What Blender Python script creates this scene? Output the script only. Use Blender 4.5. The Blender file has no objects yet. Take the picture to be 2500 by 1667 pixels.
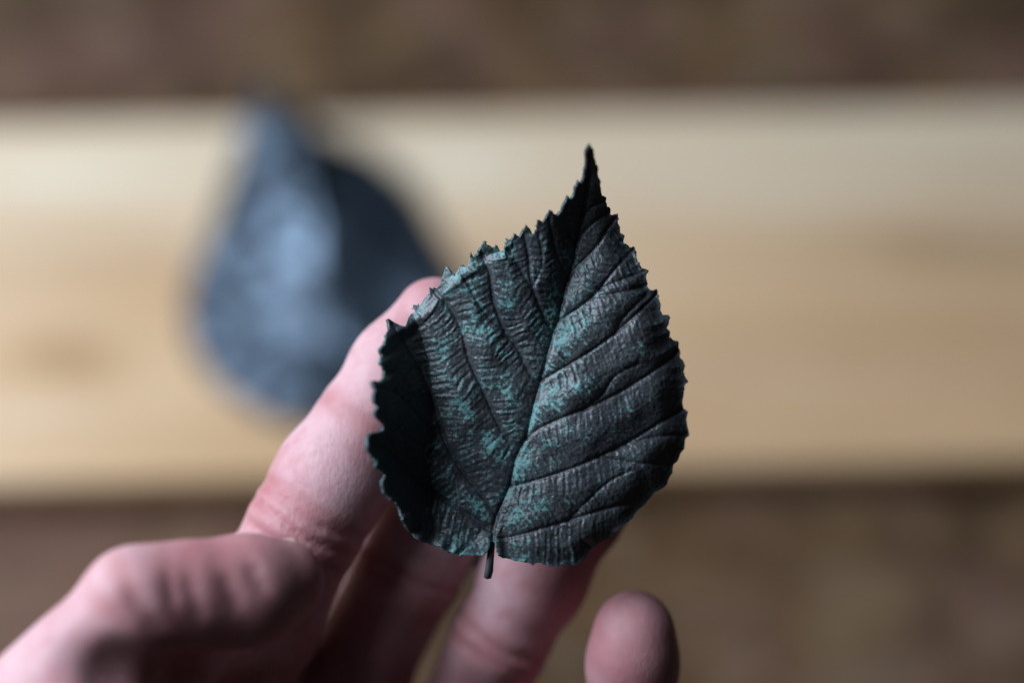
import bpy, math, random
import numpy as np
from mathutils import Vector, Matrix

random.seed(7)
rng = np.random.default_rng(11)
scene = bpy.context.scene
C = scene.collection

# ------------------------------------------------------------------ camera
PITCH = math.radians(60)
FWD = Vector((0, math.cos(PITCH), -math.sin(PITCH)))
UP = Vector((0, math.sin(PITCH), math.cos(PITCH)))
RIGHT = Vector((1, 0, 0))
BACK = -FWD
CAM = -FWD * 0.62                      # 62 cm from the board, looking down at it
DL = 0.36                              # distance camera -> held leaf
FPX = 50 / 22.5 * 2500                 # focal length in photo pixels
cd = bpy.data.cameras.new('camera'); cam = bpy.data.objects.new('camera', cd); C.objects.link(cam)
cam.matrix_world = Matrix(((RIGHT.x, UP.x, BACK.x, CAM.x), (RIGHT.y, UP.y, BACK.y, CAM.y), (RIGHT.z, UP.z, BACK.z, CAM.z), (0, 0, 0, 1)))
cd.lens = 50; cd.sensor_width = 22.5; cd.sensor_fit = 'HORIZONTAL'
cd.clip_start = 0.02; cd.clip_end = 50
cd.dof.use_dof = True; cd.dof.focus_distance = 0.3585; cd.dof.aperture_fstop = 2.3; cd.dof.aperture_blades = 0
scene.camera = cam

# ------------------------------------------------------------------ light of one window on the left
w = bpy.data.worlds.new('World'); scene.world = w; w.use_nodes = True
w.node_tree.nodes['Background'].inputs[0].default_value = (0.85, 0.86, 0.9, 1)
w.node_tree.nodes['Background'].inputs[1].default_value = 0.020
HELD = CAM + FWD * DL
LDIR = (RIGHT * -0.74 + UP * 0.47 + BACK * 0.41).normalized()
ld = bpy.data.lights.new('window_light', 'AREA'); lo = bpy.data.objects.new('window_light', ld); C.objects.link(lo)
ld.shape = 'RECTANGLE'; ld.size = 0.38; ld.size_y = 0.46; ld.energy = 9.0; ld.color = (0.80, 0.90, 1.0)
lo.location = HELD + LDIR * 0.60
lo.rotation_euler = (-LDIR).to_track_quat('-Z', 'Y').to_euler()

vs = scene.view_settings
vs.view_transform = 'Standard'; vs.look = 'None'; vs.exposure = 0.0; vs.gamma = 1.0

# ------------------------------------------------------------------ helpers
def at(u, v, z=0.0, ref=DL):
    """photo pixel + height (mm towards the lens from the distance ref) -> point in the world"""
    d = ref - z / 1000
    return CAM + FWD * d + RIGHT * ((u - 1250) / FPX * d) + UP * ((833.5 - v) / FPX * d)

def cmm(u, v, z=0.0):
    """photo pixel + height -> millimetres in the hand's frame (x right, y up, z to the lens)"""
    d = DL * 1000 - z
    return np.array([(u - 1250) / FPX * d, (833.5 - v) / FPX * d, z])

RM = np.array([list(RIGHT), list(UP), list(BACK)])
def mm2w(P):
    return (np.asarray(P) / 1000) @ RM + np.array(list(HELD))

def on_plane(u, v, h=0.0):
    r = FWD + RIGHT * ((u - 1250) / FPX) + UP * ((833.5 - v) / FPX)
    return CAM + r * ((h - CAM.z) / r.z)

def mesh_obj(name, V, F, mat=None, parent=None, smooth=True, attrs=None):
    me = bpy.data.meshes.new(name)
    V = np.asarray(V, dtype=np.float32)
    if isinstance(F, np.ndarray):
        n = len(F); k = F.shape[1]
        me.vertices.add(len(V)); me.vertices.foreach_set('co', V.ravel())
        me.loops.add(n * k); me.loops.foreach_set('vertex_index', F.ravel().astype(np.int32))
        me.polygons.add(n)
        me.polygons.foreach_set('loop_start', np.arange(0, n * k, k, dtype=np.int32))
        me.update(calc_edges=True)
    else:
        me.from_pydata(V.tolist(), [], F)
    me.validate()
    for k_, a in (attrs or {}).items():
        at_ = me.attributes.new(k_, 'FLOAT', 'POINT'); at_.data.foreach_set('value', np.asarray(a, dtype=np.float32))
    if smooth:
        me.polygons.foreach_set('use_smooth', np.ones(len(me.polygons), dtype=bool))
    if mat: me.materials.append(mat)
    o = bpy.data.objects.new(name, me); C.objects.link(o)
    if parent:
        o.parent = parent; o.matrix_parent_inverse = parent.matrix_world.inverted()
    return o

def empty(name, loc):
    o = bpy.data.objects.new(name, None); C.objects.link(o)
    o.location = loc; o.empty_display_size = 0.01
    bpy.context.view_layer.update()
    return o

def tag(o, **kw):
    for k, v in kw.items(): o[k] = v

def hashn(ix, iy, seed):
    n = (ix * 374761393 + iy * 668265263 + seed * 974634777) & 0xffffffff
    n = ((n ^ (n >> 13)) * 1274126177) & 0xffffffff
    return ((n ^ (n >> 16)) & 0xffff) / 65535.0 * 2 - 1

def vnoise(x, y, seed=0):
    ix = np.floor(x).astype(np.int64); iy = np.floor(y).astype(np.int64)
    fx = x - ix; fy = y - iy
    fx = fx * fx * fx * (fx * (fx * 6 - 15) + 10); fy = fy * fy * fy * (fy * (fy * 6 - 15) + 10)
    a = hashn(ix, iy, seed); b = hashn(ix + 1, iy, seed); c = hashn(ix, iy + 1, seed); d = hashn(ix + 1, iy + 1, seed)
    return (a * (1 - fx) + b * fx) * (1 - fy) + (c * (1 - fx) + d * fx) * fy

def fbm(x, y, seed=0, octv=4):
    s = 0; a = 0.5
    for k in range(octv):
        s = s + a * vnoise(x, y, seed + k); x = x * 2.03 + 7.1; y = y * 2.03 - 3.7; a *= 0.5
    return s

def sst(a, b, x):
    t = np.clip((x - a) / (b - a), 0, 1); return t * t * (3 - 2 * t)

class N:
    """tiny node-tree builder"""
    def __init__(self, name):
        self.m = bpy.data.materials.new(name); self.m.use_nodes = True
        self.t = self.m.node_tree; self.b = self.t.nodes['Principled BSDF']
    def n(self, kind, ins=None, **props):
        nd = self.t.nodes.new(kind)
        for k, v in props.items(): setattr(nd, k, v)
        for k, v in (ins or {}).items():
            s = nd.inputs[k]
            if hasattr(v, 'is_output'): self.t.links.new(v, s)
            else: s.default_value = v
        return nd
    def coord(self, sc=(1, 1, 1), rot=(0, 0, 0)):
        c = self.n('ShaderNodeTexCoord')
        return self.n('ShaderNodeMapping', {'Vector': c.outputs['Object'], 'Scale': sc, 'Rotation': rot}).outputs[0]
    def noise(self, vec, scale, detail=4, rough=0.55, dist=0.0):
        return self.n('ShaderNodeTexNoise', {'Vector': vec, 'Scale': scale, 'Detail': detail, 'Roughness': rough, 'Distortion': dist}).outputs['Fac']
    def ramp(self, fac, stops, mode='LINEAR'):
        r = self.n('ShaderNodeValToRGB', {'Fac': fac}); cr = r.color_ramp; cr.interpolation = mode
        while len(cr.elements) < len(stops): cr.elements.new(0.5)
        for e, (p, c) in zip(cr.elements, stops):
            e.position = p; e.color = (c if len(c) == 4 else (*c, 1)) if isinstance(c, tuple) else (c, c, c, 1)
        return r.outputs['Color']
    def mix(self, f, a, b, mode='MIX'):
        m = self.n('ShaderNodeMix', data_type='RGBA', blend_type=mode)
        for s, v in ((m.inputs[0], f), (m.inputs[6], a), (m.inputs[7], b)):
            if hasattr(v, 'is_output'): self.t.links.new(v, s)
            else: s.default_value = v if not isinstance(v, tuple) or len(v) == 4 else (*v, 1)
        return m.outputs[2]
    def math(self, op, a, b=0.0, clamp=False):
        m = self.n('ShaderNodeMath', operation=op, use_clamp=clamp)
        for s, v in ((m.inputs[0], a), (m.inputs[1], b)):
            if hasattr(v, 'is_output'): self.t.links.new(v, s)
            else: s.default_value = v
        return m.outputs[0]
    def attr(self, name):
        return self.n('ShaderNodeAttribute', attribute_name=name).outputs['Fac']
    def bump(self, h, strength, dist):
        return self.n('ShaderNodeBump', {'Height': h, 'Strength': strength, 'Distance': dist}).outputs[0]
    def set(self, **kw):
        for k, v in kw.items():
            s = self.b.inputs[k.replace('_', ' ')]
            if hasattr(v, 'is_output'): self.t.links.new(v, s)
            else: s.default_value = v
        return self.m

# ------------------------------------------------------------------ materials
def mat_patina():
    k = N('patinated_copper'); co = k.coord()
    rid = k.attr('ridge'); inn = k.attr('inner'); edg = k.attr('edge')
    n1 = k.noise(co, 260, 5, 0.62, 0.4); n2 = k.noise(co, 1400, 3, 0.6); n3 = k.noise(co, 90, 3, 0.5)
    base = k.ramp(n3, [(0.3, (0.018, 0.024, 0.032)), (0.55, (0.034, 0.042, 0.051)), (0.8, (0.060, 0.069, 0.080))])
    base = k.mix(k.math('MULTIPLY', n2, 0.6), base, (0.088, 0.092, 0.102))
    s = k.math('ADD', k.math('MULTIPLY', k.math('SUBTRACT', n1, 0.5), 1.45), k.math('MULTIPLY', rid, 0.42))
    s = k.math('ADD', s, k.math('MULTIPLY', inn, 0.30))
    s = k.math('ADD', s, k.math('MULTIPLY', k.math('SUBTRACT', n2, 0.5), 0.75))
    s = k.math('ADD', s, k.math('MULTIPLY', k.math('SUBTRACT', k.noise(co, 3300, 2, 0.6), 0.5), 0.45))
    m = k.ramp(s, [(0.54, 0.0), (0.66, 0.42), (0.84, 0.80)])
    m2 = k.ramp(s, [(0.34, 0.0), (0.62, 0.14)])
    mm = k.math('ADD', m, m2, True)
    mm = k.math('ADD', mm, k.math('MULTIPLY', edg, k.math('MULTIPLY', n1, 0.35)), True)
    teal = k.mix(n2, (0.06, 0.18, 0.19), (0.18, 0.42, 0.43))
    col = k.mix(mm, base, teal)
    rg = k.math('ADD', 0.46, k.math('MULTIPLY', mm, 0.2))
    rg = k.math('ADD', rg, k.math('MULTIPLY', k.math('SUBTRACT', n2, 0.5), 0.25))
    met = k.math('SUBTRACT', 0.25, k.math('MULTIPLY', mm, 0.25), True)
    hh = k.math('ADD', k.math('MULTIPLY', n2, 0.6), k.math('MULTIPLY', n1, 0.8))
    return k.set(Base_Color=col, Roughness=rg, Metallic=met, Normal=k.bump(hh, 0.5, 0.00025))

def mat_blue_leaf():
    k = N('dark_blued_copper'); co = k.coord()
    n1 = k.noise(co, 60, 4, 0.55); n2 = k.noise(co, 500, 3, 0.6)
    col = k.ramp(n1, [(0.40, (0.018, 0.027, 0.040)), (0.60, (0.085, 0.118, 0.165))])
    rg = k.math('ADD', 0.30, k.math('MULTIPLY', n2, 0.15))
    return k.set(Base_Color=col, Roughness=rg, Metallic=0.7, Normal=k.bump(n2, 0.3, 0.0004))

def mat_skin():
    k = N('skin'); co = k.coord()
    red = k.attr('red'); n1 = k.noise(co, 45, 4, 0.55, 0.3); n2 = k.noise(co, 420, 3, 0.6)
    wr = k.noise(k.coord((1, 0.28, 1), (0, 0, math.radians(-30))), 1500, 3, 0.6)
    col = k.ramp(n1, [(0.38, (0.42, 0.20, 0.225)), (0.50, (0.50, 0.285, 0.315)), (0.62, (0.55, 0.35, 0.38))])
    col = k.mix(k.math('MULTIPLY', red, k.math('ADD', 0.75, k.math('MULTIPLY', n2, 0.5)), True), col, (0.34, 0.085, 0.085))
    n4 = k.noise(co, 170, 4, 0.65, 0.5)
    col = k.mix(k.ramp(n4, [(0.46, 0.0), (0.68, 0.55)]), col, (0.41, 0.17, 0.185))
    vor = k.n('ShaderNodeTexVoronoi', {'Vector': co, 'Scale': 1500.0}, feature='DISTANCE_TO_EDGE').outputs['Distance']
    h = k.math('ADD', k.math('MULTIPLY', wr, 2.0), k.math('MULTIPLY', k.math('MINIMUM', vor, 0.12), 1.5))
    rg = k.math('ADD', 0.50, k.math('MULTIPLY', n2, 0.2))
    m = k.set(Base_Color=col, Roughness=rg, Specular_IOR_Level=0.35, Subsurface_Weight=0.4, Subsurface_Scale=0.0022,
              Subsurface_Radius=(1.0, 0.30, 0.18), Normal=k.bump(h, 0.28, 0.00018))
    return m

def mat_nail():
    k = N('nail'); n1 = k.noise(k.coord(), 300, 3)
    col = k.ramp(n1, [(0.3, (0.62, 0.40, 0.37)), (0.7, (0.70, 0.50, 0.44))])
    return k.set(Base_Color=col, Roughness=0.28, Subsurface_Weight=0.2, Subsurface_Scale=0.001)

def mat_pine():
    k = N('pine_board'); 
    g = k.noise(k.coord((3.0, 26, 26)), 2.2, 5, 0.6, 0.35)        # long grain along x
    fine = k.noise(k.coord((8, 320, 320)), 2.5, 3, 0.6)
    broad = k.noise(k.coord((5, 12, 10)), 1.6, 3, 0.5, 0.5)
    col = k.ramp(g, [(0.28, (0.56, 0.35, 0.18)), (0.48, (0.66, 0.45, 0.27)), (0.60, (0.69, 0.49, 0.32)), (0.8, (0.73, 0.57, 0.41))])
    col = k.mix(k.ramp(broad, [(0.42, 0.0), (0.68, 0.55)]), col, (0.54, 0.32, 0.165))
    knot_falloff = k.attr('knot_falloff')
    col = k.mix(knot_falloff, col, (0.33, 0.17, 0.07))
    col = k.mix(k.math('MULTIPLY', fine, 0.35), col, (0.48, 0.33, 0.20))
    pale = k.attr('pale')
    col = k.mix(pale, col, (0.76, 0.69, 0.56))
    h = k.math('ADD', g, k.math('MULTIPLY', fine, 0.5))
    return k.set(Base_Color=col, Roughness=0.42, Normal=k.bump(h, 0.35, 0.0006))

def mat_floor():
    k = N('weathered_dark_wood'); 
    a = k.noise(k.coord((13, 17, 10)), 2.0, 3, 0.5, 0.5)
    b = k.noise(k.coord((6, 9, 6), (0, 0, 0.4)), 2.6, 3, 0.5, 0.4)
    f = k.noise(k.coord((30, 260, 30)), 2.0, 4, 0.6)
    d = k.noise(k.coord((16, 26, 16), (0, 0, -0.3)), 2.3, 3, 0.5, 0.8)
    col = k.ramp(a, [(0.36, (0.040, 0.018, 0.007)), (0.46, (0.096, 0.048, 0.020)), (0.56, (0.130, 0.072, 0.033)), (0.66, (0.17, 0.108, 0.055))])
    col = k.mix(k.ramp(b, [(0.45, 0.0), (0.58, 0.7)]), col, (0.165, 0.085, 0.070))
    col = k.mix(k.ramp(d, [(0.50, 0.0), (0.62, 0.75)]), col, (0.055, 0.030, 0.018))
    col = k.mix(k.ramp(d, [(0.36, 0.6), (0.46, 0.0)]), col, (0.17, 0.125, 0.085))
    col = k.mix(k.math('MULTIPLY', f, 0.25), col, (0.10, 0.07, 0.04))
    return k.set(Base_Color=col, Roughness=0.8, Specular_IOR_Level=0.25, Normal=k.bump(f, 0.5, 0.0015))

PAT, BLUE, SKIN, NAIL, PINE, FLOOR = mat_patina(), mat_blue_leaf(), mat_skin(), mat_nail(), mat_pine(), mat_floor()

# ------------------------------------------------------------------ ground and board
TH = 0.015
fx = np.linspace(-1.6, 1.6, 161); fy = np.linspace(-1.2, 1.6, 141)
X, Y = np.meshgrid(fx, fy, indexing='ij')
Z = -TH - 0.0005 + 0.0012 * fbm(X * 14, Y * 14, 5)- 0.0012
ii = np.arange(X.size).reshape(X.shape)
Q = np.stack([ii[:-1, :-1], ii[1:, :-1], ii[1:, 1:], ii[:-1, 1:]], -1).reshape(-1, 4)
fl = mesh_obj('floor', np.stack([X, Y, Z], -1).reshape(-1, 3), Q, FLOOR)
tag(fl, kind='structure', label='dark weathered brown wood surface under the pale board')

def make_board():
    # the four edges come from where the board's rims cross the picture
    pt = [on_plane(0, 312), on_plane(2500, 264)]
    pb = [on_plane(0, 1168), on_plane(2500, 1106)]
    def yl(p, x): return p[0].y + (p[1].y - p[0].y) * (x - p[0].x) / (p[1].x - p[0].x)
    nx, ny = 260, 90
    xs = np.linspace(-0.62, 0.62, nx); tt = np.linspace(0, 1, ny)
    V = []; kn = []; pl = []
    knots_falloff = [(on_plane(150, 870), 0.016, 0.007, 0.85), (on_plane(230, 925), 0.012, 0.004, 0.45), (on_plane(2330, 600), 0.034, 0.009, 0.8),
             (on_plane(2080, 890), 0.022, 0.008, 0.35), (on_plane(1120, 650), 0.020, 0.008, 0.45), (on_plane(1750, 900), 0.05, 0.012, 0.3), (on_plane(300, 640), 0.05, 0.010, 0.3), (on_plane(1200, 1050), 0.1, 0.010, 0.25),
             (on_plane(2350, 820), 0.06, 0.022, 0.30), (on_plane(2500, 400), 0.05, 0.012, 0.3), (on_plane(500, 1060), 0.05, 0.004, 0.3), (on_plane(1900, 1040), 0.05, 0.005, 0.2)]  # wide faint blobs at right: heartwood brown, also painting in the light falloff
    pales = [(on_plane(150, 430), 0.055, 0.008, 0.85), (on_plane(1130, 400), 0.030, 0.010, 0.8), (on_plane(1900, 340), 0.07, 0.010, 0.5), (on_plane(2450, 470), 0.03, 0.006, 0.4), (on_plane(700, 330), 0.10, 0.012, 0.35),
             (on_plane(2100, 440), 0.05, 0.004, 0.35), (on_plane(60, 1010), 0.02, 0.004, 0.3)]
    for x in xs:
        y0, y1 = yl(pb, x), yl(pt, x)
        for t in tt:
            V.append((x, y0 + (y1 - y0) * t, 0))
    V = np.array(V)
    def blobs(L):
        s = np.zeros(len(V))
        wx = V[:, 0] + 0.01 * fbm(V[:, 0] * 40, V[:, 1] * 90, 3); wy = V[:, 1] + 0.004 * fbm(V[:, 0] * 30, V[:, 1] * 60, 9)
        for p, rx, ry, a in L:
            s = np.maximum(s, a * np.exp(-((wx - p.x) / rx) ** 2 - ((wy - p.y) / ry) ** 2))
        return s
    kn = blobs(knots_falloff); pl = blobs(pales)
    tt_ = np.tile(tt, nx) + 0.12 * fbm(V[:, 0] * 14, V[:, 1] * 40, 19)
    pl = np.maximum(pl, 0.5 * sst(0.45, 0.95, tt_))          # sapwood along the upper side
    idx = np.arange(nx * ny).reshape(nx, ny)
    Q = np.stack([idx[:-1, :-1], idx[1:, :-1], idx[1:, 1:], idx[:-1, 1:]], -1).reshape(-1, 4)
    ring = list(idx[:, 0]) + list(idx[-1, 1:]) + list(idx[-2::-1, -1]) + list(idx[0, -2:0:-1])
    n = len(V); rv = V[ring]
    c = V.mean(0)
    def off(d, z):
        o = rv.copy()
        o[:, 0] += np.sign(o[:, 0] - c[0]) * d * (np.abs(o[:, 0] - c[0]) > 0.6199)
        yy = (o[:, 1] - c[1]); on_long = np.isin(np.array(ring) % ny, (0, ny - 1))
        o[:, 1] += np.sign(yy) * d * on_long; o[:, 2] = z; return o
    V2 = np.vstack([V, off(0.0010, -0.0004), off(0.0016, -0.0016), off(0.0016, -TH + 0.001), off(0.0010, -TH)])
    r = len(ring); fs = []
    rows = [np.array(ring), n + np.arange(r), n + r + np.arange(r), n + 2 * r + np.arange(r), n + 3 * r + np.arange(r)]
    for a, b in zip(rows[:-1], rows[1:]):
        an, bn = np.roll(a, -1), np.roll(b, -1)
        fs.append(np.stack([a, b, bn, an], -1))
    F = np.vstack([Q] + fs)
    z = np.zeros(4 * r)
    o = mesh_obj('pine_board', V2, F, PINE, attrs={'knot_falloff': np.r_[kn, z], 'pale': np.r_[pl, z]}, smooth=False)
    tag(o, label='pale yellowish pine board with brown grain lying across the dark wood', category='board')
make_board()

# ------------------------------------------------------------------ leaves
def z1(pts): return [(850 + x / 2.6133, 300 + y / 2.6133) for x, y in pts]
def z2(pts): return [(850 + x / 2.6133, 850 + y / 2.6133) for x, y in pts]

OUT = z1([(1542,148),(1560,185),(1575,235),(1582,275),(1597,288),(1592,330),(1597,362),(1612,372),(1608,410),(1618,455),(1622,478),(1640,485),(1650,520),(1655,545),(1675,550),(1672,590),(1690,598),(1722,592),(1720,640),(1735,665),(1735,705),(1765,718),(1755,760),(1775,785),(1788,803),(1830,792),(1828,840),(1840,860),(1838,885),(1862,890),(1858,925),(1880,940),(1910,942),(1900,985),(1908,1015),(1905,1040),(1925,1065),(1975,1068),(1980,1120),(1995,1155),(1992,1195),(2010,1230),(2057,1238),(2045,1285),(2030,1310),(2055,1330),(2050,1370),(2075,1385),(2110,1400)]) \
 + z2([(2112,15),(2118,60),(2150,110),(2138,155),(2155,190),(2172,212),(2145,235),(2140,300),(2132,345),(2140,385),(2168,405),(2158,450),(2165,500),(2177,545),(2150,580),(2145,640),(2120,670),(2100,720),(2075,740),(2070,790),(2050,820),(2035,865),(1990,900),(1950,920),(1915,965),(1890,1000),(1850,1030),(1825,1060),(1815,1085),(1780,1110),(1740,1140),(1700,1180),(1650,1220),(1600,1240),(1550,1275),(1520,1320),(1500,1350),(1450,1385),(1400,1375),(1340,1388),(1280,1385),(1230,1365),(1180,1375),(1120,1362),(1060,1355),(1000,1335),(965,1310),(945,1275),(932,1232),(912,1232),
 (890,1290),(860,1320),(800,1322),(740,1318),(680,1305),(620,1290),(590,1262),(540,1245),(480,1235),(430,1215),(400,1180),(375,1140),(350,1095),(340,1060),(330,1010),(300,975),(265,950),(235,920),(225,880),(220,850),(235,815),(215,780),(185,765),(180,730),(160,690),(135,660),(125,610),(130,560),(160,540),(215,530),(235,510),(225,480),(190,450),(170,410),(195,375),(170,345),(165,300),(180,260),(160,235),(155,205),(200,210),(225,185),(235,150),(230,120),(205,85),(215,50),(208,5)]) \
 + z1([(235,1420),(240,1380),(245,1350),(265,1310),(255,1245),(290,1270),(330,1290),(365,1300),(380,1255),(400,1220),(430,1205),(412,1160),(460,1165),(480,1130),(520,1085),(515,1045),(560,1070),(580,1040),(600,980),(615,940),(625,915),(650,950),(680,980),(700,935),(715,905),(750,925),(775,890),(780,838),(805,860),(830,840),(850,790),(870,760),(895,800),(930,810),(940,785),(965,815),(985,830),(1005,790),(1010,735),(1040,755),(1065,705),(1090,735),(1115,695),(1135,655),(1160,700),(1185,715),(1205,680),(1210,620),(1240,640),(1262,610),(1285,563),(1310,590),(1340,595),(1370,560),(1390,510),(1408,468),(1418,500),(1440,470),(1450,420),(1475,375),(1490,395),(1510,350),(1520,290),(1525,220),(1530,165)])
MID = z2([(922,1236),(926,1170),(945,1080),(1000,950),(1040,850),(1070,700),(1110,620),(1140,560),(1170,420),(1215,250),(1250,130)]) + z1([(1275,1460),(1310,1340),(1345,1240),(1375,1100),(1405,990),(1440,850),(1475,680),(1510,520),(1532,350),(1543,190)])
VEINS = [
 z2([(930,1215),(1050,1200),(1180,1165),(1400,1100),(1620,1030),(1800,985)]),
 z2([(1045,880),(1200,840),(1440,760),(1600,690),(1800,590),(2000,470),(2140,390)]),
 z2([(1140,575),(1220,510),(1400,430),(1600,350),(1800,240),(2000,110),(2110,15)]),
 z1([(1230,1647),(1330,1587),(1500,1487),(1700,1345),(1850,1210),(1978,1080)]),
 z1([(1345,1260),(1450,1195),(1560,1110),(1650,1000),(1750,880),(1830,800)]),
 z1([(1400,1000),(1450,930),(1530,850),(1600,770),(1660,670),(1718,598)]),
 z1([(1458,760),(1520,680),(1600,610),(1672,556)]),
 z1([(1492,600),(1550,540),(1635,490)]),
 z2([(928,1180),(800,1080),(620,970),(420,820),(250,660),(140,580)]),
 z2([(945,1070),(850,940),(740,800),(650,660),(600,540),(560,400),(490,200),(400,30),(280,-150)]),
 z2([(1100,635),(1000,560),(940,450),(860,270),(780,100),(750,0)]) + z1([(725,1330),(650,1180),(550,1075)]),
 z2([(1220,240),(1150,150),(1080,0)]) + z1([(1000,1330),(940,1180),(915,1080),(905,970),(860,860),(845,800)]),
 z1([(1305,1340),(1250,1240),(1190,1090),(1160,960),(1150,850),(1120,710)]),
 z1([(1395,1000),(1340,870),(1305,740),(1285,610)]),
 z1([(1450,790),(1400,660),(1392,530)]),
]
MINOR = [
 z2([(1700,650),(1850,590),(2000,560),(2160,545)]), z2([(1600,690),(1750,720),(1900,735),(2060,745)]),
 z2([(1500,390),(1620,300),(1700,180),(1850,100)]), z2([(1340,1120),(1450,1180),(1540,1260)]),
 z1([(1700,1345),(1760,1240),(1900,1100)]), z1([(1610,1060),(1720,1010),(1900,945)]),
 z1([(1000,1330),(860,1200),(790,1080),(720,950)]), z1([(1190,1090),(1080,900),(1010,780)]), z1([(1180,1040),(1240,900),(1215,700)]),
 z2([(600,540),(480,470),(320,300),(170,240)]), z2([(700,740),(500,640),(330,540),(210,520)]),
 z1([(1560,1110),(1700,1090),(1900,1040)]), z2([(1400,1100),(1500,1000),(1650,860),(1800,780)]),
]

def resample(p, step):
    p = np.array(p, float); out = []
    P = np.vstack([2 * p[0] - p[1], p, 2 * p[-1] - p[-2]])
    for i in range(1, len(P) - 2):
        n = max(1, int(np.linalg.norm(P[i + 1] - P[i]) / step))
        for t in np.arange(n) / n:
            out.append(0.5 * (2 * P[i] + (P[i + 1] - P[i - 1]) * t + (2 * P[i - 1] - 5 * P[i] + 4 * P[i + 1] - P[i + 2]) * t * t + (3 * P[i] - P[i - 1] - 3 * P[i + 1] + P[i + 2]) * t ** 3))
    out.append(p[-1]); return np.array(out)

def seg_dist(px, py, poly, closed=False):
    """distance, arc length and side to a polyline"""
    poly = np.asarray(poly)
    A = poly if closed else poly[:-1]; B = np.roll(poly, -1, 0) if closed else poly[1:]
    best = np.full(px.shape, 1e9); arc = np.zeros(px.shape); side = np.zeros(px.shape); s0 = 0
    for a, b in zip(A, B):
        d = b - a; L = math.hypot(*d)
        if L < 1e-6: continue
        t = np.clip(((px - a[0]) * d[0] + (py - a[1]) * d[1]) / L ** 2, 0, 1)
        q = (px - a[0] - t * d[0]) ** 2 + (py - a[1] - t * d[1]) ** 2
        m = q < best
        best = np.where(m, q, best); arc = np.where(m, s0 + t * L, arc)
        side = np.where(m, np.sign((px - a[0]) * d[1] - (py - a[1]) * d[0]), side)
        s0 += L
    return np.sqrt(best), arc, side

def inside(px, py, poly):
    poly = np.asarray(poly); r = np.zeros(px.shape, bool)
    for a, b in zip(poly, np.roll(poly, -1, 0)):
        if a[1] == b[1]: continue
        c = (a[1] > py) != (b[1] > py)
        r ^= c & (px < (b[0] - a[0]) * (py - a[1]) / (b[1] - a[1]) + a[0])
    return r

def clip_grid(poly, step):
    """triangulate the inside of an outline on a regular grid, its rim cut exactly along the outline"""
    poly = np.array(poly); lo = poly.min(0) - 2 * step; hi = poly.max(0) + 2 * step
    gx = np.arange(lo[0], hi[0], step); gy = np.arange(lo[1], hi[1], step)
    X, Y = np.meshgrid(gx, gy, indexing='ij')
    d, _, _ = seg_dist(X, Y, poly, True)
    phi = np.where(inside(X, Y, poly), -d, d)
    phi = np.where(np.abs(phi) < 0.08 * step, -0.08 * step, phi)
    ins = phi < 0
    idx = -np.ones(X.shape, int); idx[ins] = np.arange(ins.sum())
    P = list(np.stack([X[ins], Y[ins]], -1))
    full = ins[:-1, :-1] & ins[1:, :-1] & ins[1:, 1:] & ins[:-1, 1:]
    anyc = (ins[:-1, :-1] | ins[1:, :-1] | ins[1:, 1:] | ins[:-1, 1:]) & ~full
    i, j = np.nonzero(full)
    T = [np.stack([idx[i, j], idx[i + 1, j], idx[i + 1, j + 1]], -1), np.stack([idx[i, j], idx[i + 1, j + 1], idx[i, j + 1]], -1)]
    ed = {}; extra = []
    def cross(a, b):
        k = (a, b) if a < b else (b, a)
        if k not in ed:
            fa, fb = phi[k[0]], phi[k[1]]; t = fa / (fa - fb)
            P.append(np.array([X[k[0]] + t * (X[k[1]] - X[k[0]]), Y[k[0]] + t * (Y[k[1]] - Y[k[0]])])); ed[k] = len(P) - 1
        return ed[k]
    for i, j in zip(*np.nonzero(anyc)):
        c = [(i, j), (i + 1, j), (i + 1, j + 1), (i, j + 1)]; pg = []
        for a, b in zip(c, c[1:] + c[:1]):
            if ins[a]: pg.append(int(idx[a]))
            if ins[a] != ins[b]: pg.append(cross(a, b))
        for k in range(1, len(pg) - 1): extra.append((pg[0], pg[k], pg[k + 1]))
    P = np.array(P); F = np.vstack(T + [np.array(extra)])
    return P, F[:, ::-1]          # image y runs down: flip to face the lens

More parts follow.
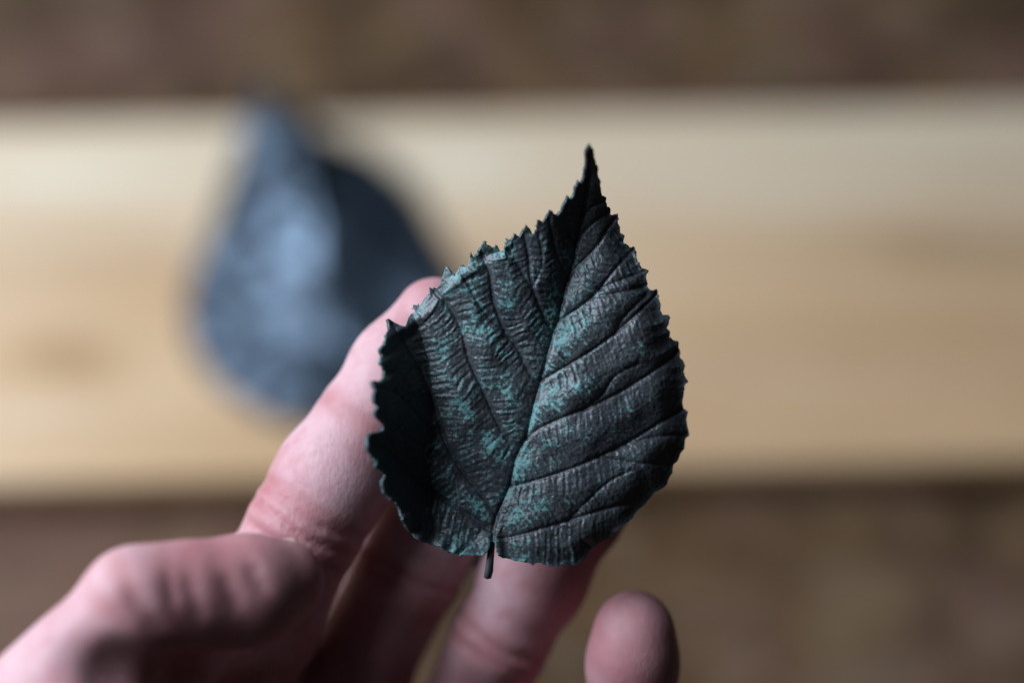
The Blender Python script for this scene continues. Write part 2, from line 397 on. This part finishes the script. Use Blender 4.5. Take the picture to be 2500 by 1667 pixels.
def build_held_leaf():
    # micro serration on the traced outline
    o = np.array(OUT); fine = []
    for a, b in zip(o, np.roll(o, -1, 0)):
        L = np.linalg.norm(b - a); n = max(1, int(L / 9)); nr = np.array([b[1] - a[1], -(b[0] - a[0])]) / L
        for k in range(n):
            off = 0 if k == 0 else rng.uniform(-1.6, 2.0)
            fine.append(a + (b - a) * k / n + nr * off)
    P, F = clip_grid(fine, 2.1)
    x, y = P[:, 0], P[:, 1]; s = 1 / 15.43
    mid = resample(MID, 12)
    dm, am, side = seg_dist(x, y, mid); dm = dm * s
    right = side < 0
    dd = []; aa = []
    for v in VEINS:
        d_, a_, _ = seg_dist(x, y, resample(v, 14)); dd.append(d_ * s); aa.append(a_ * s)
    dd = np.array(dd); aa = np.array(aa)
    k = dd.argmin(0); d1 = dd[k, np.arange(len(x))]; arc = aa[k, np.arange(len(x))]
    d2 = np.sort(dd, 0)[1]
    dn = np.full(len(x), 1e9)
    for v in MINOR:
        d_, _, _ = seg_dist(x, y, resample(v, 16)); dn = np.minimum(dn, d_ * s)
    de, _, _ = seg_dist(x, y, o, True); de = de * s
    da = np.minimum(d1, dm)
    if right.mean() < 0.3 or right.mean() > 0.8: print('side?', right.mean())
    X = (x - 1250) * s; Y = (833.5 - y) * s
    # big form ---------------------------------------------------------
    h = 0.09 * np.minimum(dm, 12) - np.where(right, 0.007, 0.003) * dm ** 2              # shallow V along the midrib
    xr = x - 1540                                                 # the right margin rolls away
    h -= 3.2 * sst(0, 5.5, 5.5 - de) ** 2 * sst(1380, 1560, x) * 0.6
    # left margin: stands up towards the lens
    yy = np.array([700, 760, 800, 880, 980, 1100, 1180, 1230, 1290, 1330]); cx = np.array([985, 1005, 1022, 1048, 1058, 1050, 1045, 1050, 1062, 1060])
    line = np.interp(y, yy, cx)
    t = np.clip((line - x) * s, 0, None)
    h += 1.05 * t ** 1.12 * sst(1370, 1230, y)
    # upper left margin falls away, and its rim is crimped
    ul = sst(1120, 960, x + 0.55 * (y - 700)) * sst(900, 760, y)
    h -= 2.2 * ul * sst(6, 0, de)
    h += 0.35 * np.sin(arc * 2.1 + 1.0) * sst(4, 0, de) * sst(1.0, 0.0, (x > 1250) * 1.0)
    h += 0.55 * np.minimum(dm, 4.5) * (~right) * sst(900, 640, y) + 0.10 * np.minimum(dm, 6) * right
    h -= 0.30 * np.minimum(dm, 6) * right * sst(660, 500, y)
    # the tip lifts to the lens
    h += 0.034 * np.clip((650 - y) * s, 0, None) ** 2
    # base: two lobes rolled up next to the stalk
    h += 1.2 * sst(3.2, 0, de) * sst(1270, 1330, y) * sst(1370, 1230, x)
    h -= 1.4 * sst(3.5, 0, de) * sst(1290, 1350, y) * sst(1200, 1260, x)
    h += 1.1 * fbm(X * 0.09, Y * 0.09, 21, 3) + 0.35 * fbm(X * 0.28, Y * 0.28, 25, 2)
    # quilting ----------------------------------------------------------
    q = 0.80 * (1 - np.exp(-(d1 / 2.3) ** 1.1)) * (1 - np.exp(-(dm / 1.6) ** 1.1))
    amp = 0.8 + 0.25 * sst(5, 14, dm)
    h += q * amp
    h += -0.24 * np.exp(-(d1 / 0.30) ** 2) - 0.32 * np.exp(-(dm / 0.36) ** 2)
    mn = 0.30 * (1 - np.exp(-(dn / 0.8) ** 1.2)) - 0.12 * np.exp(-(dn / 0.25) ** 2)
    h += mn
    # ladder veins: little ridges that leave each side vein squarely
    wob = 0.9 * fbm(X * 0.20, Y * 0.20, 31, 2) + 0.10 * fbm(X * 1.1, Y * 1.1, 33, 2)
    ph = (arc + wob + 0.35 * d1) * 2 * math.pi / 1.15
    lad = np.sin(ph) + 0.5 * np.sin(ph * 1.63 + 2 * fbm(X * 0.3, Y * 0.3, 41, 2))
    ms = sst(0.15, 0.9, d1) * sst(0.1, 0.8, dm) * sst(0.0, 1.0, d2 - d1) * (0.55 + 0.9 * np.clip(fbm(X * 0.16, Y * 0.16, 51, 2) + 0.25, 0, 1))
    h += 0.050 * lad * ms * np.where(right, sst(24, 6, dm), 1) * (0.55 + 0.9 * np.clip(0.5 + fbm(X * 0.12 + 5, Y * 0.12, 91, 2), 0, 1))
    cell = np.abs(fbm(X * 0.9, Y * 0.9, 61, 3))
    h += -0.30 * (0.35 - cell) * (cell < 0.35) * 0.6
    gr = fbm(X * 2.6, Y * 2.6, 71, 3)
    h += 0.085 * gr
    ridge = np.clip(0.5 + 0.32 * lad * ms + 0.5 * (q / 0.8 - 0.5) + 0.5 * gr, 0, 1)
    inner = sst(17, 2, dm) * sst(420, 700, y) * sst(1080, 1180, x + 0.35 * (y - 900)) * np.where(x > 1250, sst(12, 2, dm), 1)
    inner = np.maximum(inner, 0.75 * sst(1000, 1080, x) * sst(1500, 1300, x + 0.4 * (y - 900)) * sst(500, 620, y))
    inner = np.maximum(inner, 1.7 * sst(1.5, 0.5, dm) * right * sst(880, 1000, y) * sst(1290, 1200, y))
    edge = sst(0.9, 0.1, de) * (0.4 + 0.6 * (x < 1300))
    base = empty('patinated_leaf', mm2w(cmm(1203, 1322, 2)).tolist())
    tag(base, label='dark serrated copper leaf with green verdigris held on the fingers in sharp focus', category='leaf')
    h = h + 0.5
    d = 360 - h
    W = mm2w(np.stack([(x - 1250) / FPX * d, (833.5 - y) / FPX * d, h], -1))
    b = mesh_obj('blade', W, F, PAT, base, attrs={'ridge': ridge, 'inner': inner, 'edge': edge})
    so = b.modifiers.new('thickness', 'SOLIDIFY'); so.thickness = 0.00055; so.offset = -1
    # petiole
    pts = z2([(923,1150),(922,1200),(916,1250),(910,1310),(902,1370),(896,1420),(888,1462)])
    hz = [0.2, 0.5, 0.9, 1.0, 0.9, 0.8, 0.6]; rad = [0.35, 0.5, 0.55, 0.56, 0.60, 0.66, 0.60]
    V = []; Fq = []; K = 14
    cs = [cmm(u, v, z) for (u, v), z in zip(pts, hz)]
    for i, c in enumerate(cs):
        dr = cs[min(i + 1, 6)] - cs[max(i - 1, 0)]; dr /= np.linalg.norm(dr)
        a = np.cross(dr, [0, 0, 1]); a /= np.linalg.norm(a); bb = np.cross(dr, a)
        for k_ in range(K):
            an = 2 * math.pi * k_ / K; r = rad[i] * (1 + 0.10 * math.sin(3 * an + i))
            V.append(c + r * (a * math.cos(an) + bb * math.sin(an)))
    for i in range(6):
        for k_ in range(K):
            Fq.append((i * K + k_, i * K + (k_ + 1) % K, (i + 1) * K + (k_ + 1) % K, (i + 1) * K + k_))
    V.append(cs[-1] + np.array([-0.1, -0.25, 0])); 
    for k_ in range(K): Fq.append((6 * K + k_, 6 * K + (k_ + 1) % K, 7 * K))
    st = mesh_obj('stem', mm2w(np.array(V)), [tuple(f) for f in Fq], PAT, base)
    for a_ in ('ridge', 'inner', 'edge'):
        at_ = st.data.attributes.new(a_, 'FLOAT', 'POINT'); at_.data.foreach_set('value', np.full(len(V), 0.3, dtype=np.float32))
    return base
build_held_leaf()

def build_far_leaf():
    V_ = lambda L: [(a * 1.063, b * 1.063) for a, b in L]
    out = V_([(612,168),(628,215),(650,262),(690,238),(712,262),(735,300),(790,330),(850,348),(908,395),(955,455),(990,518),(1022,572),(1046,640),(1050,720),(1005,790),(950,860),(880,915),(800,940),(735,925),(700,952),(640,958),(575,932),(510,890),(462,838),(432,770),(424,690),(446,612),(484,520),(515,430),(545,335),(572,240),(590,195)])
    out = resample(out + out[:1], 10)[:-1]
    # teeth
    n = len(out); c = out.mean(0)
    out = np.array([p + (p - c) / np.linalg.norm(p - c) * (5 * (i % 3 == 0) - 2) for i, p in enumerate(out)])
    P, F = clip_grid(out, 7)
    x, y = P[:, 0], P[:, 1]
    mid = resample(V_([(612,168),(650,270),(700,420),(728,600),(738,760),(735,925)]), 20)
    dm, am, side = seg_dist(x, y, mid)
    # world coordinates on the board plane, then raised
    B = [on_plane(u, v, 0.002) for u, v in P]
    W = np.array([list(p) for p in B])
    mm = 0.118 / 1000
    dmm = dm * mm * 1000
    left = side > 0
    if left.mean() < 0.2: left = ~left
    left = x < np.interp(y, mid[:, 1], mid[:, 0])
    de, am2, _ = seg_dist(x, y, out, True); de = de * mm * 1000
    ridge = np.interp(y, [170, 250, 420, 640, 760, 1010], [9, 18, 13.5, 7.6, 6.0, 4.0])
    ridge = ridge * 1.15
    h = np.where(left, ridge * np.clip(1 - dmm / 42, 0, 1) ** 1.15, ridge * np.clip(1 - dmm / 36, 0, 1) ** 1.25)
    h += 0.7 * (1 - np.exp(-dmm / 2)) * np.sin((am * mm * 1000 - dmm * 0.8) / 3.2 + 2.5 * fbm(W[:, 0] * 45, W[:, 1] * 45, 5, 2)) * (0.6 + fbm(W[:, 0] * 40, W[:, 1] * 40, 15, 2)) 
    h += 3.0 * fbm(W[:, 0] * 48, W[:, 1] * 48, 77, 3) + 1.2
    h += 5 * sst(260, 170, y)
    h = np.clip(h, 0.3, None)
    # slide each point along its own line of sight direction is not wanted: raise it straight up, shift keeps the outline near
    sh = h / 1000
    W = W + (np.array(list(CAM)) - W) * (sh / CAM.z)[:, None]
    e = empty('blued_leaf', (float(W[:, 0].mean()), float(W[:, 1].mean()), 0.0))
    tag(e, label='dark blue metal leaf lying blurred on the pale board behind the hand', category='leaf')
    b = mesh_obj('blade', W, F, BLUE, e)
    so = b.modifiers.new('thickness', 'SOLIDIFY'); so.thickness = 0.0007; so.offset = -1
    # short stem at the wide end
    p0 = on_plane(782, 980, 0.006); p1 = on_plane(790, 1060, 0.003)
    K = 10; Vs = []; Fs = []
    for i in range(5):
        p = p0.lerp(p1, i / 4); 
        for k in range(K):
            an = 2 * math.pi * k / K; Vs.append((p.x + 0.001 * math.cos(an), p.y, p.z + 0.001 * math.sin(an)))
    for i in range(4):
        for k in range(K): Fs.append((i * K + k, i * K + (k + 1) % K, (i + 1) * K + (k + 1) % K, (i + 1) * K + k))
    Fs.append(tuple(range(K))); Fs.append(tuple(range(4 * K, 5 * K)))
    mesh_obj('stem', Vs, Fs, BLUE, e)
build_far_leaf()

# ------------------------------------------------------------------ the hand: one smooth surface from a distance field
H0 = np.array([-150.0, -250.0, -84.0]); H1 = np.array([60.0, 22.0, 62.0]); VS = 0.78
gx, gy, gz = [np.arange(a, b, VS, dtype=np.float32) for a, b in zip(H0, H1)]
SD = np.full((len(gx), len(gy), len(gz)), 30.0, dtype=np.float32)

def smin(a, b, k):
    h = np.clip(0.5 + 0.5 * (b - a) / k, 0, 1)
    return b * (1 - h) + a * h - k * h * (1 - h)

def local(lo, hi):
    s = []
    for g, a, b in zip((gx, gy, gz), lo, hi):
        i0 = max(0, int(np.searchsorted(g, a))); i1 = min(len(g), int(np.searchsorted(g, b)))
        s.append(slice(i0, max(i0 + 1, i1)))
    return tuple(s)

def cone(p, a, b, ra, rb):
    d = b - a; L2 = float(d @ d)
    t = np.clip(((p[0] - a[0]) * d[0] + (p[1] - a[1]) * d[1] + (p[2] - a[2]) * d[2]) / L2, 0, 1)
    r = ra + (rb - ra) * t
    return np.sqrt((p[0] - a[0] - t * d[0]) ** 2 + (p[1] - a[1] - t * d[1]) ** 2 + (p[2] - a[2] - t * d[2]) ** 2) - r

FOLD = []
CREASE = []        # (point, radius) used afterwards for the redness of the skin
def digit(chain, k_in=2.5, k_out=1.6, bumps=(), grooves=(), folds=()):
    """chain: joints (x, y, z, r) in mm; bumps: spheres; grooves: (centre, axis, depth, width, tilt); folds: image-plane lines"""
    global SD
    ch = [(np.array(c[:3], float), float(c[3])) for c in chain]
    allp = np.array([c[0] for c in ch]); R = max(c[1] for c in ch) + 8
    sl = local(allp.min(0) - R, allp.max(0) + R)
    p = np.meshgrid(gx[sl[0]], gy[sl[1]], gz[sl[2]], indexing='ij')
    s = None
    for (a, ra), (b, rb) in zip(ch[:-1], ch[1:]):
        c = cone(p, a, b, ra, rb); s = c if s is None else smin(s, c, k_in)
    for c, r in bumps:
        c = np.array(c); q = np.sqrt(sum((p[i] - c[i]) ** 2 for i in range(3))) - r
        s = smin(s, q, 5)
    for c, ax, dep, wid in grooves:
        c = np.array(c); ax = np.array(ax) / np.linalg.norm(ax)
        t = sum((p[i] - c[i]) * ax[i] for i in range(3))
        t = t + 0.45 * np.sin(p[0] * 0.62 + p[1] * 0.33 + dep * 9)
        r2 = sum((p[i] - c[i]) ** 2 for i in range(3))
        front = sst(-3, 4, p[2] - c[2])
        s = s + dep * np.exp(-(t / wid) ** 2) * front * (r2 < 15 ** 2)
        CREASE.append((c, ax, wid * 2.4))
    for pts, dep, wid in folds:
        q = np.full(p[0].shape, 1e9); n = len(pts) - 1
        for i_, (a, b) in enumerate(zip(pts[:-1], pts[1:])):
            d = b - a; L2 = float(d[0] ** 2 + d[1] ** 2)
            t = np.clip(((p[0] - a[0]) * d[0] + (p[1] - a[1]) * d[1]) / L2, 0, 1)
            g = ((p[0] - a[0] - t * d[0]) ** 2 + (p[1] - a[1] - t * d[1]) ** 2) / wid ** 2
            tt = (i_ + t) / n
            q = np.minimum(q, g + 2.0 * (1 - sst(0, 0.4, tt)) + 2.0 * sst(0.65, 1.0, tt))
        s = s + dep * np.exp(-q) * sst(11, 20, p[2])
        FOLD.append((np.array(pts), wid * 1.3))
    SD[sl] = smin(SD[sl], s.astype(np.float32), k_out)

def J(u, v, z, r): return (*cmm(u, v, z), r)
def V3(j): return np.array(j[:3])

# --- index
i_t, i_d, i_p, i_m = J(1062, 775, -13, 6.6), J(893, 1035, -12, 8.05), J(748, 1280, -11, 9.1), J(500, 1745, -38, 11.0)
i_mid1 = J(978, 904, -12.5, 7.5); i_mid2 = J(815, 1165, -11.5, 8.7)
ax1 = V3(i_t) - V3(i_d); ax2 = V3(i_d) - V3(i_p)
def cr(j, ax, off, dep, wid):
    ax = ax / np.linalg.norm(ax); return (V3(j) + ax * off, ax, dep, wid)
digit([i_t, i_mid1, i_d, i_mid2, i_p, J(625, 1520, -21, 10.4), i_m], bumps=[(V3(i_mid1) + [0.3, 0, 1.0], 6.9), (V3(i_mid2) + [0, 0, 1.0], 8.0)],
      grooves=[cr(i_d, ax1, 0.3, 0.45, 0.85), cr(i_p, ax2, 1.9, 0.6, 0.55), cr(i_p, ax2, -0.9, 0.8, 0.6), cr(i_p, ax2, -3.7, 0.55, 0.55), cr(i_p, ax2, 3.6, 0.3, 0.45)])
# --- middle
m_t, m_d, m_p, m_m = J(1285, 800, -20, 7.2), J(1145, 1110, -24, 8.0), J(1000, 1385, -26, 8.8), J(730, 1900, -50, 11.5)
axm = V3(m_d) - V3(m_p)
digit([m_t, m_d, m_p, J(872, 1630, -37, 9.4), m_m], bumps=[(V3(J(1080, 1250, -24, 0)), 8.2)],
      grooves=[cr(m_p, axm, 0.5, 0.6, 0.7), cr(m_p, axm, -1.8, 0.4, 0.6), cr(m_d, axm, 0, 0.4, 0.6)])
# --- ring
r_t, r_d, r_p, r_m = J(1545, 1020, -17, 7.0), J(1412, 1240, -21, 7.8), J(1222, 1562, -25, 8.1), J(960, 2080, -50, 11.0)
axr = V3(r_d) - V3(r_p)
digit([r_t, r_d, J(1305, 1405, -23, 8.0), r_p, J(1125, 1780, -38, 8.6), r_m], bumps=[(V3(J(1300, 1415, -21.5, 0)), 7.5)],
      grooves=[cr(r_p, axr, 1.0, 0.8, 0.9), cr(r_p, axr, -1.6, 0.5, 0.8), cr(r_d, axr, 0, 0.4, 0.6)])
# --- little finger, apart from the others
p_t, p_d, p_p, p_m = J(1549, 1530, -12, 6.1), J(1534, 1760, -19, 7.0), J(1470, 2020, -40, 7.8), J(1200, 2280, -46, 10)
digit([p_t, J(1544, 1640, -14, 6.75), p_d, p_p, J(1360, 2150, -44, 8.6), p_m], bumps=[(V3(J(1546, 1600, -11.2, 0)), 6.1)],
      grooves=[cr(p_d, V3(p_t) - V3(p_d), 0, 0.5, 0.7)])
# --- palm
PAL = [(i_m, J(420, 2350, -34, 15)), (m_m, J(520, 2500, -36, 15)), (r_m, J(650, 2620, -36, 15)), (p_m, J(800, 2700, -32, 15)),
       (i_m, m_m), (m_m, r_m), (r_m, p_m), (J(420, 2350, -34, 15), J(800, 2700, -32, 16))]
for a, b in PAL: digit([a, b], k_out=9.0)
digit([J(560, 2600, -32, 19), J(430, 3100, -26, 21), J(330, 3500, -20, 26)], k_out=12)
# --- thumb with its ball
t_t, t_i, t_m, t_c = J(690, 1420, 13, 6.45), J(335, 1472, 24, 8.0), J(125, 1770, 24, 10.6), J(260, 2330, -20, 17)
fl_ = lambda pts, d, w_: ([cmm(u, v, 30) for u, v in pts], d, w_)
digit([t_t, J(600, 1436, 16, 7.15), J(460, 1456, 20.5, 7.9), t_i, J(228, 1616, 24, 9.0), t_m], k_in=3, k_out=4.5, bumps=[(V3(J(600, 1448, 17, 0)), 7.0)],
      folds=[fl_([(292,1375),(328,1450),(375,1515),(440,1580)], 0.9, 1.4), fl_([(452,1362),(459,1430),(481,1496),(513,1550)], 0.45, 1.1), fl_([(520,1380),(553,1450),(593,1525)], 0.5, 1.15),
             fl_([(585,1362),(614,1420),(660,1480)], 0.52, 1.15), fl_([(240,1462),(300,1492),(350,1550)], 0.3, 1.8), fl_([(400,1370),(415,1440),(435,1500)], 0.5, 0.8)])
digit([t_m, t_c], k_out=8)
digit([J(190, 1850, 8, 12.0), J(330, 2150, -10, 18)], k_out=9)
digit([J(60, 1820, 14, 12), J(350, 1900, -2, 13.5)], k_out=6)
digit([J(330, 2150, -10, 18), J(480, 2450, -28, 18)], k_out=10)
# web between thumb and index, extended upward to block light from the hollow
digit([J(250, 1610, 12, 7.5), J(420, 1585, 2, 7.5), J(600, 1530, -14, 7)], k_out=4)
digit([J(200, 1730, 4, 8.5), J(560, 1660, -24, 8.5)], k_out=5)
digit([J(640, 1745, -36, 9.0), J(800, 1800, -44, 9.0)], k_out=5)
digit([J(800, 1800, -44, 9.0), J(1000, 1930, -46, 9.5)], k_out=5)
digit([J(330, 1900, -10, 10), J(500, 1850, -32, 10)], k_out=12)
# hollow under the bent thumb
def carve(pts, r, k):
    global SD
    P = np.array([V3(q) for q in pts]); sl = local(P.min(0) - r - 6, P.max(0) + r + 6)
    p = np.meshgrid(gx[sl[0]], gy[sl[1]], gz[sl[2]], indexing='ij')
    for a, b in zip(P[:-1], P[1:]):
        SD[sl] = -smin(-SD[sl], cone(p, a, b, r, r).astype(np.float32), k)
carve([J(190, 1590, 36, 0), J(290, 1640, 33, 0), J(430, 1672, 27, 0)], 2.6, 4.5)

def surface_nets(S, g):
    ins = S < 0
    corner = [(0,0,0),(1,0,0),(0,1,0),(1,1,0),(0,0,1),(1,0,1),(0,1,1),(1,1,1)]
    nx, ny, nz = S.shape
    cut = lambda A, c: A[c[0]:nx - 1 + c[0], c[1]:ny - 1 + c[1], c[2]:nz - 1 + c[2]]
    cnt = sum(cut(ins, c).astype(np.int8) for c in corner)
    cells = (cnt > 0) & (cnt < 8)
    I, Jx, K = np.nonzero(cells)
    idx = -np.ones(cells.shape, dtype=np.int32); idx[I, Jx, K] = np.arange(len(I))
    acc = np.zeros((len(I), 3)); n = np.zeros(len(I))
    val = [S[I + c[0], Jx + c[1], K + c[2]].astype(float) for c in corner]
    for a in range(8):
        for b in range(a + 1, 8):
            if sum(x != y for x, y in zip(corner[a], corner[b])) != 1: continue
            m = (val[a] < 0) != (val[b] < 0)
            t = np.where(m, val[a] / np.where(m, val[a] - val[b], 1), 0)
            pa, pb = np.array(corner[a]), np.array(corner[b])
            acc += m[:, None] * (pa + t[:, None] * (pb - pa)); n += m
    V = acc / n[:, None] + np.stack([I, Jx, K], -1)
    V = np.stack([g[i][0] + V[:, i] * VS for i in range(3)], -1)
    F = []
    for ax in range(3):
        o1, o2 = [(1, 2), (2, 0), (0, 1)][ax]
        A = ins; sl0 = [slice(None)] * 3; sl1 = [slice(None)] * 3
        sl0[ax] = slice(0, -1); sl1[ax] = slice(1, None)
        e0, e1 = A[tuple(sl0)], A[tuple(sl1)]
        for d, flip in ((e0 & ~e1, False), (~e0 & e1, True)):
            q = np.stack(np.nonzero(d), -1)
            ok = (q[:, o1] > 0) & (q[:, o2] > 0) & (q[:, o1] < S.shape[o1] - 1) & (q[:, o2] < S.shape[o2] - 1)
            q = q[ok]; u = np.zeros(3, int); v = np.zeros(3, int); u[o1] = 1; v[o2] = 1
            c = [q - u - v, q - v, q, q - u]
            f = np.stack([idx[t[:, 0], t[:, 1], t[:, 2]] for t in c], -1)
            F.append(f[:, ::-1] if flip else f)
    return V, np.vstack(F)

HV, HF = surface_nets(SD, (gx, gy, gz))
# redness: creases, finger tips, the flank of the thumb
red = np.zeros(len(HV))
for c, ax, wd in CREASE:
    rel = HV - c; t = rel @ ax; r = np.linalg.norm(rel, axis=1)
    red = np.maximum(red, 0.42 * np.exp(-(t / wd) ** 2) * (r < 14) * sst(-2, 4, HV[:, 2] - c[2]))
for pts, wd in FOLD:
    pts2 = np.array(pts)[:, :2]; dfo, _, _ = seg_dist(HV[:, 0], HV[:, 1], pts2)
    red = np.maximum(red, 0.45 * np.exp(-(dfo / wd) ** 2) * sst(14, 21, HV[:, 2]))  # red skin lines, strengthened to paint the shade in the folds too
for j, rr, a in ((i_t, 11, 0.35), (p_t, 11, 0.3), (t_t, 12, 0.45), (J(560, 1470, 22, 0), 16, 0.5), (J(400, 1560, 22, 0), 12, 0.5)):
    red = np.maximum(red, a * np.exp(-(np.linalg.norm(HV - V3(j), axis=1) / rr) ** 2))
person = empty('person', mm2w(V3(J(560, 2600, -9, 0))).tolist())
tag(person, label='left hand with open palm balancing the serrated leaf on its fingertips, thumb bent', category='person')
hand = mesh_obj('hand', mm2w(HV), HF.astype(np.int32), SKIN, person, attrs={'red': red})
sm = hand.modifiers.new('smooth', 'CORRECTIVE_SMOOTH') if False else None

def nail(c, axis, nrm, wid, lng, R):
    """a curved plate over the end of a digit"""
    axis = axis / np.linalg.norm(axis); nrm = nrm - axis * (nrm @ axis); nrm /= np.linalg.norm(nrm); sd = np.cross(axis, nrm)
    V = []; n, m = 14, 12
    for lay in (0, -0.45):
        for i in range(n + 1):
            t = i / n
            wv = wid * (1 - 0.22 * abs(2 * t - 0.9) ** 3) * (math.sqrt(max(0.0, 1 - ((t - 0.75) / 0.25) ** 2)) * 0.5 + 0.5 if t > 0.75 else 1)
            for j in range(m + 1):
                a = (j / m * 2 - 1) * wv / 2 / R
                V.append(c + axis * (t * lng - lng / 2) + sd * (R * math.sin(a)) + nrm * (R * math.cos(a) + lay - 1.1 * (t - 0.3) ** 2))
    k = (n + 1) * (m + 1); F = []
    for i in range(n):
        for j in range(m):
            a = i * (m + 1) + j; q = (a, a + 1, a + m + 2, a + m + 1); F.append(q); F.append(tuple(k + x for x in q[::-1]))
    rim = [j for j in range(m + 1)] + [i * (m + 1) + m for i in range(1, n + 1)] + [n * (m + 1) + j for j in range(m - 1, -1, -1)] + [i * (m + 1) for i in range(n - 1, 0, -1)]
    for a, b in zip(rim, rim[1:] + rim[:1]): F.append((a, a + k, b + k, b))
    return mesh_obj('fingernail', mm2w(np.array(V)), F, NAIL, hand)
for a, b in ((i_t, i_mid1), (m_t, m_d), (r_t, r_d), (p_t, p_d)):
    ax_ = (V3(a) - V3(b)) / np.linalg.norm(V3(a) - V3(b)); nail(V3(a) - ax_ * 2.6, ax_, np.array([0, 0, -1.0]), 9.5, 10.5, a[3] + 0.3)
tn = nail(V3(t_t) + np.array([-3.2, -0.1, 0]), V3(t_t) - V3(t_i), np.array([0.05, 1.0, -0.25]), 11.0, 12, 6.62)
tn.name = 'thumbnail'; tn['label'] = 'thumbnail seen edge-on'
